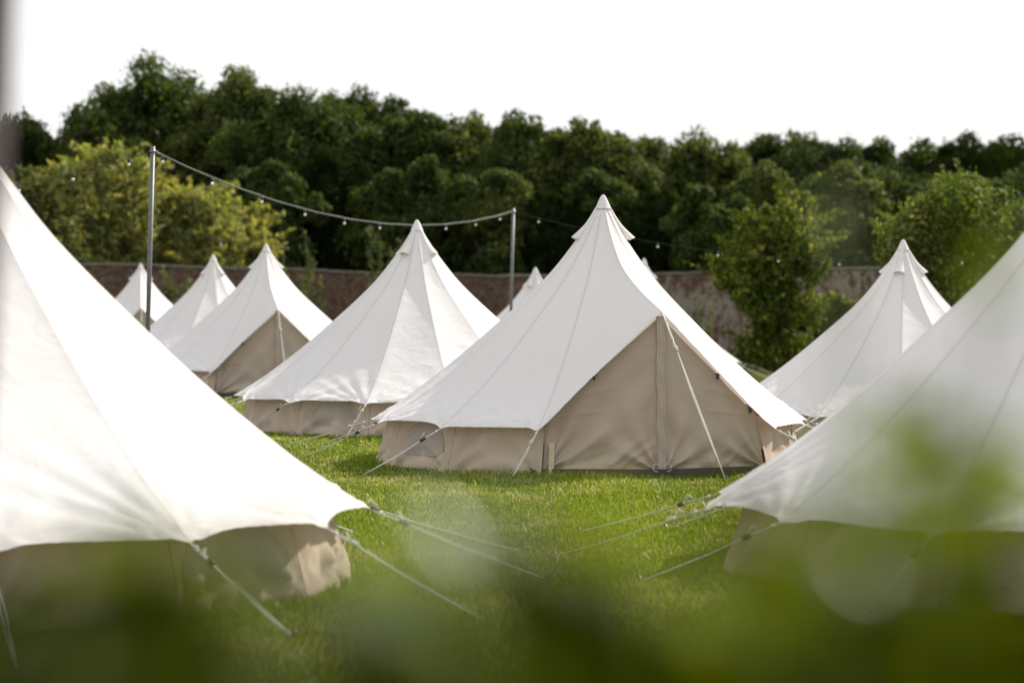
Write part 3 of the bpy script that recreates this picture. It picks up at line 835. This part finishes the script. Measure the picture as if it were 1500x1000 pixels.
    for m in range(multi):
        ox = 0 if multi == 1 else r.uniform(-.3, .3)*rx*.5
        top = np.array([r.uniform(-.3, .3)*rx*.3+ox, 0, crown_base+(h-crown_base)*.75])
        tb.tube([(ox*.4, 0, -.3), (ox*.4, 0, .3), (ox*.7+r.uniform(-.1, .1), r.uniform(-.1, .1), crown_base), tuple(top)], [trunk_r*1.35, trunk_r, trunk_r*.7, trunk_r*.18], 9)
        for i in r.choice(len(C), min(9, len(C)), replace=False):
            f = r.uniform(.1, .6); st = np.array([ox*.7, 0, crown_base])*(1-f)+top*f
            mid = (st+C[i])/2+np.array([0, 0, .12*rx])
            tb.tube([tuple(st), tuple(mid), tuple(C[i])], [trunk_r*.38, trunk_r*.24, trunk_r*.08], 6)
    tb.build('trunk', M_BARK, T)
    return T

HZ, FP, CH = 446., 3542., 1.782
def W(px, d): return (px-750)/FP*d
def H(py, d): return CH+(HZ-py)/FP*d

WOOD = 'trees of the wood beyond the wall'
back = [  # px, top y px, half width px, distance, material, words
 (132, 150, 52, 128, L_OAK, 'loose outer tree at the left end of the wood, sky showing through it'),
 (225, 84, 85, 132, L_OAK, 'tallest rounded tree of the wood, topping the skyline at left'),
 (345, 100, 62, 128, L_ASH, 'rounded lighter green tree just right of the tallest one'),
 (440, 126, 78, 126, L_OAK, 'broad dark tree above the festoon string, third from the tallest'),
 (530, 124, 72, 131, L_OAK, 'broad tree above the dip of the skyline left of centre'),
 (612, 158, 55, 127, L_OAK, 'lower rounded tree above the string between the two poles'),
 (697, 155, 66, 128, L_ASH, 'rounded tree on the skyline above the middle pole'),
 (780, 156, 60, 126, L_OAK, 'rounded tree on the skyline left of the sharp tent peak'),
 (862, 166, 58, 124, L_ASH, 'rounded tree standing above the sharp tent peak, a gap in its crown'),
 (955, 194, 52, 140, L_ASH, 'pale tree beyond the dip in the skyline right of the sharp peak'),
 (1030, 186, 62, 142, L_ASH, 'wide pale green tree on the skyline right of centre'),
 (1110, 190, 58, 146, L_OAK, 'mid green tree on the skyline above the near fruit tree'),
 (1180, 177, 62, 144, L_OAK, 'highest rounded tree of the wood on the right half'),
 (1262, 190, 62, 148, L_OAK, 'rounded tree on the skyline left of the right tent peak'),
 (1345, 200, 58, 150, L_OAK, 'lower rounded tree on the skyline above the right tent peak'),
 (1420, 186, 60, 150, L_DARK, 'dark rounded tree second from the right end of the skyline'),
 (1495, 190, 62, 150, L_DARK, 'dark rounded tree at the right end of the skyline'),
 (1575, 196, 66, 150, L_OAK, 'tree just beyond the right edge of the photo'),
]
sd = 100
for i, (px, py, hw, d, m, lab) in enumerate(back):
    h = H(py, d); rx = hw/FP*d*1.7
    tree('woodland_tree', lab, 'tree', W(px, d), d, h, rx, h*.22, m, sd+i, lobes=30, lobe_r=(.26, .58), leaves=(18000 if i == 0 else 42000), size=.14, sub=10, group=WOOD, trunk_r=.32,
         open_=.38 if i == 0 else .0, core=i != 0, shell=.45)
mid = [  # dark leaf colour on some of these trees paints in lower-tier shade
 (395, 235, 60, 118, L_OAK, 'lower dark tree of the wood rising behind the yellow bushes'),
 (480, 215, 62, 120, L_DARK, 'shaded tree in the second tier below the festoon string, left'),
 (560, 250, 58, 119, L_OAK, 'dark shaded tree in front of the wood above the second tent'),
 (640, 225, 62, 119, L_OAK, 'tree with lighter crown in front of the wood left of the middle pole'),
 (728, 240, 56, 117, L_ASH, 'olive tree in front of the wood right behind the middle pole'),
 (800, 262, 52, 117, L_DARK, 'dark tree behind the brick wall right of the middle pole'),
 (880, 240, 56, 118, L_OAK, 'leafy tree directly behind the sharp tent peak, lower tier'),
 (960, 270, 52, 116, L_DARK, 'dark shaded tree right of the sharp tent peak'),
 (1040, 262, 54, 114, L_OAK, 'lower tree left of the near fruit tree, in front of the wood'),
 (1115, 228, 60, 116, L_ASH, 'pale grey green tree of the second tier above the near fruit tree'),
 (1225, 226, 66, 118, L_ASH, 'pale wide tree of the second tier between the two garden fruit trees'),
 (1310, 260, 62, 120, L_OAK, 'lower tree of the second tier above the right tent'),
 (1400, 245, 70, 120, L_OAK, 'lower tree behind the garden fruit tree at right'),
 (1500, 235, 70, 120, L_OAK, 'lower tree of the second tier at the right edge'),
]
for i, (px, py, hw, d, m, lab) in enumerate(mid):
    h = H(py, d); rx = hw/FP*d*1.35
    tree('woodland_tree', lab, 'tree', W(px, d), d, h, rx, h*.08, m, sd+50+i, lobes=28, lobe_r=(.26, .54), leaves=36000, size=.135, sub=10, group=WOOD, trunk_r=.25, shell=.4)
# dark understorey
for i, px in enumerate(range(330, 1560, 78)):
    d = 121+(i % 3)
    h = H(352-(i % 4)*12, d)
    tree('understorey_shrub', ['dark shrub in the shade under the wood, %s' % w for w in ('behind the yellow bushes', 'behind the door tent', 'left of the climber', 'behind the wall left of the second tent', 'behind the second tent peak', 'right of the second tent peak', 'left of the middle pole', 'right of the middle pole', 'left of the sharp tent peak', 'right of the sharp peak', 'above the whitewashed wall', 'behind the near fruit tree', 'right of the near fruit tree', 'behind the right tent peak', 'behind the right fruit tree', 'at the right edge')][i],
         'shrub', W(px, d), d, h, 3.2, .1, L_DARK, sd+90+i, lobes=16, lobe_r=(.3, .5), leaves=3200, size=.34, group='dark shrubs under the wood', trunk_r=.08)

# left: dark tree, willows
d = 112; tree('dark_tree', 'dark spiky evergreen tree at the far left above the willows', 'tree', W(25, d), d, H(172, d), 2.9, 1., L_DARK, 301, lobes=40, leaves=24000, size=.15, trunk_r=.22, elong=2.8)
d = 106; tree('willow_tree', 'large yellow green willow leaning behind the wall at left', 'tree', W(150, d), d, H(232, d), 2.5, .8, L_YELL, 302, lobes=46, lobe_r=(.2, .36), leaves=20000, size=.11, trunk_r=.14, elong=4, multi=3, droop=.3, sprays=420, spray_l=1.6, core=False)
d = 102; tree('willow_tree', 'lower olive willow at the far left edge under the dark evergreen', 'tree', W(50, d), d, H(262, d), 2.1, .5, L_OLIVE, 303, lobes=34, leaves=13000, size=.11, trunk_r=.1, elong=4, multi=3, droop=.3, sprays=260, spray_l=1.4, core=False)
d = 108; tree('willow_tree', 'yellow green willow right of the tall pole behind the wall', 'tree', W(285, d), d, H(285, d), 2.2, .5, L_YELL, 304, lobes=40, leaves=15000, size=.11, trunk_r=.12, elong=4, multi=3, droop=.25, sprays=320, spray_l=1.5, core=False)
d = 110; tree('willow_tree', 'smallest yellow bush at the right end of the willows', 'shrub', W(355, d), d, H(312, d), 1.5, .3, L_YELL, 305, lobes=24, leaves=8000, size=.11, trunk_r=.08, elong=4, multi=3, droop=.2, sprays=150, spray_l=1.2, core=False)
d = 108; tree('autumn_tree', 'small tree turning orange between the willows behind the tall pole', 'tree', W(205, d), d, H(262, d), 1.5, .5, L_RUST, 306, lobes=22, leaves=6500, size=.2, trunk_r=.09, elong=2.4, multi=2, sprays=60)

# garden fruit trees at right
def shoots(T, x0, pts, mat, seed, size, n=46):
    """leafy upright shoots breaking the outline"""
    r = np.random.RandomState(seed)
    for (sx, sz, L, lean) in pts:
        s = MB(); a = np.array([sx, r.uniform(-.4, .4), sz]); b = a+np.array([lean*L, 0, L])
        s.tube([tuple(a), tuple((a+b)/2+np.array([.04, 0, 0])), tuple(b)], [.02, .014, .006], 5)
        q = r.rand(n, 1); P = a*(1-q)+b*q + r.normal(size=(n, 3))*.055*(1.15-q)
        V, F = leaf_cloud(P, r.normal(size=(n, 3)), size, r, 2.0)
        o = mesh_obj('shoot', V, F, mat, T)
        s.build('twig', M_STEM, o)
d = 74.
T = tree('fruit_tree', 'bright green sunlit tree in front of the whitewashed wall, right of the sharp tent', 'tree', W(1133, d), d, H(325, d)+.28, 1.65, .05, L_BUSH, 401, lobes=24, lobe_r=(.16, .40), leaves=20000, size=.085, core=False, shell=.1, open_=.1, trunk_r=.09, multi=2, elong=2., sprays=260, spray_l=1.0, top_pts=[(-.7, .6, .6), (.5, .7, .65), (0, .5, .7), (-1.35, 3.0, .4), (-1.6, 2.7, .25), (.35, 4.6, .5), (-.7, 4.3, .45), (1.0, 4.2, .4)])
shoots(T, 0, [(-.7, 3.9, .9, .0), (-.85, 3.6, 1.0, -.1), (.35, 4.0, 1.05, .05), (.1, 4.2, .8, -.05), (.7, 3.8, 1.0, .1), (1.0, 3.5, .9, .2), (-1.1, 3.0, .8, -.7), (1.3, 2.8, .7, .5)], L_BUSH, 402, .085, 90)
d = 66.
T = tree('fruit_tree', 'large leafy tree with sunlit sprays at the right edge behind the right tents', 'tree', W(1420, d), d, H(262, d)+.28, 2.5, .2, L_BUSHF, 403, lobes=60, lobe_r=(.14, .30), leaves=42000, size=.085, core=False, shell=.15, trunk_r=.12, multi=3, elong=2., sprays=380, spray_l=.95)
shoots(T, 0, [(-1.0+.33*i, 4.4+.35*math.sin(i*2.3), .9+.3*math.sin(i*1.7), -.12+.05*i) for i in range(8)] + [(-1.7, 3.7, .8, -.3), (-2.0, 3.0, .7, -.6), (2.0, 3.6, .9, .3)], L_BUSHF, 404, .085, 90)
d = 78.
tree('garden_shrub', 'small shrub against the whitewashed wall between the two fruit trees', 'shrub', W(1225, d), d, 2.35, 1.0, .2, L_BUSHF, 405, lobes=22, leaves=5000, size=.13, trunk_r=.05, multi=2)
d = 82.
tree('garden_shrub', 'low dark shrub at the foot of the whitewashed wall', 'shrub', W(1165, d), d, 1.9, 1.3, .1, L_DARK, 406, lobes=18, leaves=4000, size=.15, trunk_r=.05)

# climbers and saplings along the wall
def sapling(lab, x, y, h, n, seed, mat=L_VINE, sp=.35, size=.11, k=42):
    T = empty('wall_sapling', (x, y, float(ground_z(x, y))), lab, 'sapling', 'young plants along the brick wall')
    r = np.random.RandomState(seed); s = MB(); V = []; F = []; b = 0
    for i in range(n):
        bx = (i-(n-1)/2)*sp+r.uniform(-.08, .08); hh = h*r.uniform(.7, 1.0) if i else h
        pts = [(bx*.3, 0, -.1), (bx*.8, r.uniform(-.1, .1), hh*.4), (bx, r.uniform(-.1, .1), hh*.75), (bx+r.uniform(-.1, .1), 0, hh)]
        s.tube(pts, [.03, .022, .014, .006], 5)
        P3 = np.array(pts); q = r.uniform(.25, 1, k*2)
        P = np.stack([np.interp(q, [0, .4, .75, 1], P3[:, c]) for c in range(3)], 1)+r.normal(size=(k*2, 3))*.11
        v, f = leaf_cloud(P, r.normal(size=P.shape), size, r, 1.7); V.append(v); F.append(f+b); b += len(v)
    mesh_obj('foliage', np.vstack(V), np.vstack(F), mat, T); s.build('stem', M_STEM, T)
sapling('thin pale sapling standing above the wall right of the door tent', W(452, 101), 101, H(338, 101), 1, 501, k=60)
sapling('shorter sapling beside the tall thin one right of the door tent', W(432, 101.5), 101.5, H(365, 101), 2, 502, sp=.7)
sapling('leafy sapling on the wall right of the tall thin one', W(466, 101), 101, H(375, 101), 2, 503)
sapling('climber on the brick wall between the two far left tents', W(256, 97), 97, 3.3, 4, 504, sp=.3, k=60)
sapling('slender tree sapling left of the second tent\'s peak', W(565, 103), 103, H(332, 103), 4, 505, sp=.45, k=80)
sapling('low sapling at the wall right of the second tent\'s peak', W(668, 105), 105, H(395, 105), 2, 506)
sapling('sapling climbing the whitewashed wall beside the sharp tent', W(1030, 90), 90, 2.2, 2, 507)

# ------------------------------------------------------------ shrub right in front of the camera
def fore_shrub():
    r = np.random.RandomState(77)
    T = empty('foreground_shrub', (0, 1.25, 0), 'very blurred leafy green shrub close in front of the camera along the bottom', 'shrub')
    LV = []; LF = []; nb = 0
    def leaf(p, L, w, up, side):
        nonlocal nb
        # 7-station folded leaf blade
        d = Vector(up).normalized(); s = Vector(side); s = (s-d*s.dot(d)).normalized(); n = d.cross(s)
        st = [0, .12, .3, .5, .7, .88, 1]; wd = [.05, .55, .92, 1, .8, .42, .03]
        V = []
        for a, b in zip(st, wd):
            c = Vector(p)+d*L*a-n*(.22*L*a*a)
            V += [c-s*w*.5*b+n*w*.12*b, c, c+s*w*.5*b+n*w*.12*b]
        F = []
        for i in range(6):
            F += [(3*i, 3*i+1, 3*i+4, 3*i+3), (3*i+1, 3*i+2, 3*i+5, 3*i+4)]
        LV.extend(V); LF.extend([tuple(q+nb for q in f) for f in F]); nb += len(V)
    stems = MB()
    def sprig(px, py, dd, n=6, spread=.035, L=.05, rise=.0):
        """a shoot that grows from the shrub's foot and ends with a tuft of leaves"""
        x = W(px, dd); z = H(py, dd)
        base = Vector((x*.6+r.uniform(-.05, .05), dd-1.25+r.uniform(-.03, .06), 0))
        tip = Vector((x, dd-1.25, z+L*.4))
        m1 = base.lerp(tip, .5)+Vector((r.uniform(-.04, .04), 0, 0))
        stems.tube([base, m1, tip], [.006, .004, .0018], 5)
        for i in range(n):
            f = 1-i*.022
            p = m1.lerp(tip, f)
            a = r.uniform(0, 6.28); up = Vector((math.cos(a), math.sin(a)*.6, r.uniform(.1, .9)))
            leaf(p+Vector(r.normal(size=3)*spread*.35), L*r.uniform(.7, 1.15), L*.52*r.uniform(.8, 1.1), up, Vector(r.normal(size=3)))
    # tall loose shoots
    for a in [(1335, 600, 1.75, 14, .02, .042), (1320, 680, 1.6, 10, .03, .04), (1380, 760, 1.4, 8, .03, .045), (1320, 650, 1.35, 5, .025, .038), (1255, 500, 1.75, 2, .03, .03),
              (1430, 745, 1.25, 8, .04, .05), (1495, 720, 1.25, 5, .03, .045), (1490, 330, 1.5, 3, .03, .035), (1440, 400, 1.6, 3, .04, .035), (1330, 780, 1.2, 6, .04, .045), (1210, 820, 1.2, 6, .04, .05), (1480, 790, 1.15, 8, .04, .05), (1250, 780, 1.25, 3, .03, .045),
              (1390, 830, 1.1, 6, .035, .05), (1240, 860, 1.1, 6, .035, .05), (235, 825, 1.3, 6, .03, .045), (190, 870, 1.25, 6, .035, .045), (290, 850, 1.3, 3, .03, .045), (120, 880, 1.2, 5, .03, .05), (560, 910, 1.25, 3, .03, .045),
              (670, 745, 1.6, 2, .01, .028), (560, 880, 1.15, 3, .03, .04), (950, 880, 1.1, 5, .03, .05), (1050, 850, 1.15, 5, .03, .05), (1120, 900, 1.05, 5, .03, .05),
              (300, 900, 1.3, 2, .02, .04), (870, 925, 1.1, 5, .03, .045)]:
        sprig(*a)
    # the dense body, its top just inside the bottom of the frame
    for i in range(520):
        px = r.uniform(-500, 2000); dd = r.uniform(.85, 1.55)
        top = 1010 if px < 200 else (1110 if px < 850 else (985 if px < 1150 else (985 if px < 1400 else 1030)))
        py = top+abs(r.normal())*90+r.uniform(0, 500)*(dd < 1.4)
        sprig(px, py, dd, 6, .05, r.uniform(.035, .055))
    V = np.array([tuple(v) for v in LV])
    mesh_obj('leaves', V, LF, L_FORE, T)
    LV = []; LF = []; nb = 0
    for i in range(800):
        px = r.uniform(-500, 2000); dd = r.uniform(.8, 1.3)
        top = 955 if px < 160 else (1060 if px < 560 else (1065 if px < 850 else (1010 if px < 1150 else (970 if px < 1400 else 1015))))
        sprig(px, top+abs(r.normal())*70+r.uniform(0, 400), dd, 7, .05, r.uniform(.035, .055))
    mesh_obj('shade_tone_leaves', np.array([tuple(v) for v in LV]), LF, L_SHADE, T)  # dark-coloured leaves stand in for shade low in the shrub
    LV = []; LF = []; nb = 0
    for a in [(690, 900, 1.2, 4, .035, .05), (735, 850, 1.3, 3, .03, .04), (650, 960, 1.15, 5, .04, .05), (770, 965, 1.15, 5, .04, .05), (330, 965, 1.2, 4, .035, .045), (600, 770, 1.6, 2, .02, .028), (1240, 335, 1.75, 2, .008, .030), (1210, 900, 1.2, 2, .03, .04), (450, 985, 1.1, 3, .03, .045), (960, 960, 1.1, 3, .03, .045)]:
        sprig(*a)
    mesh_obj('pale_leaves', np.array([tuple(v) for v in LV]), LF, L_PALE, T)
    stems.build('stems', M_STEM, T)
fore_shrub()

# ------------------------------------------------------------ light, sky, camera
SUN_AZ, SUN_EL = R(131), R(38)     # azimuth measured from -Y (towards the camera) round to +X
sdir = Vector((math.sin(SUN_AZ)*math.cos(SUN_EL), -math.cos(SUN_AZ)*math.cos(SUN_EL), math.sin(SUN_EL)))
L = bpy.data.lights.new('sun', 'SUN'); L.energy = 4.6; L.angle = R(.6); L.color = (1, .935, .84)
lo = bpy.data.objects.new('sun', L); COL.objects.link(lo); lo.rotation_euler = sdir.to_track_quat('Z', 'Y').to_euler()
w = bpy.data.worlds.new('World'); SC.world = w; w.use_nodes = True
nt = w.node_tree; nt.nodes.clear()
out = nt.nodes.new('ShaderNodeOutputWorld'); bg = nt.nodes.new('ShaderNodeBackground')
sky = nt.nodes.new('ShaderNodeTexSky'); sky.sky_type = 'NISHITA'; sky.sun_disc = False
sky.sun_elevation = SUN_EL; sky.sun_rotation = math.atan2(sdir.x, sdir.y)
sky.dust_density = 3; sky.air_density = 1.2
# thin bright cloud veil over the blue
tc = nt.nodes.new('ShaderNodeTexCoord'); mp = nt.nodes.new('ShaderNodeMapping'); mp.inputs['Scale'].default_value = (1, 1, 3)
nt.links.new(tc.outputs['Generated'], mp.inputs[0])
n1 = noise(nt, 2.2, 6, .6, mp.outputs[0], .5)
veil = mixc(nt, ramp(nt, n1, [(.35, (0, 0, 0)), (.7, (1, 1, 1))]), (9.5, 9.5, 9.7), (11.3, 11.3, 11.3))
c = mixc(nt, .80, sky.outputs[0], veil)
nt.links.new(c, bg.inputs[0]); bg.inputs[1].default_value = .085
nt.links.new(bg.outputs[0], out.inputs[0])

cam = bpy.data.cameras.new('camera'); co = bpy.data.objects.new('camera', cam); COL.objects.link(co)
cam.sensor_width = 36; cam.lens = 85; cam.clip_end = 2000; cam.clip_start = .05
co.location = (0, 0, CH); co.rotation_euler = (R(90)-math.atan(54/FP), 0, 0)
cam.dof.use_dof = True; cam.dof.focus_distance = 25.5; cam.dof.aperture_fstop = 1.6
SC.camera = co
SC.view_settings.view_transform = 'Standard'; SC.view_settings.look = 'None'; SC.view_settings.exposure = .43; SC.view_settings.gamma = 1
SC.cycles.max_bounces = 8; SC.cycles.diffuse_bounces = 3; SC.cycles.transmission_bounces = 4; SC.cycles.transparent_max_bounces = 8
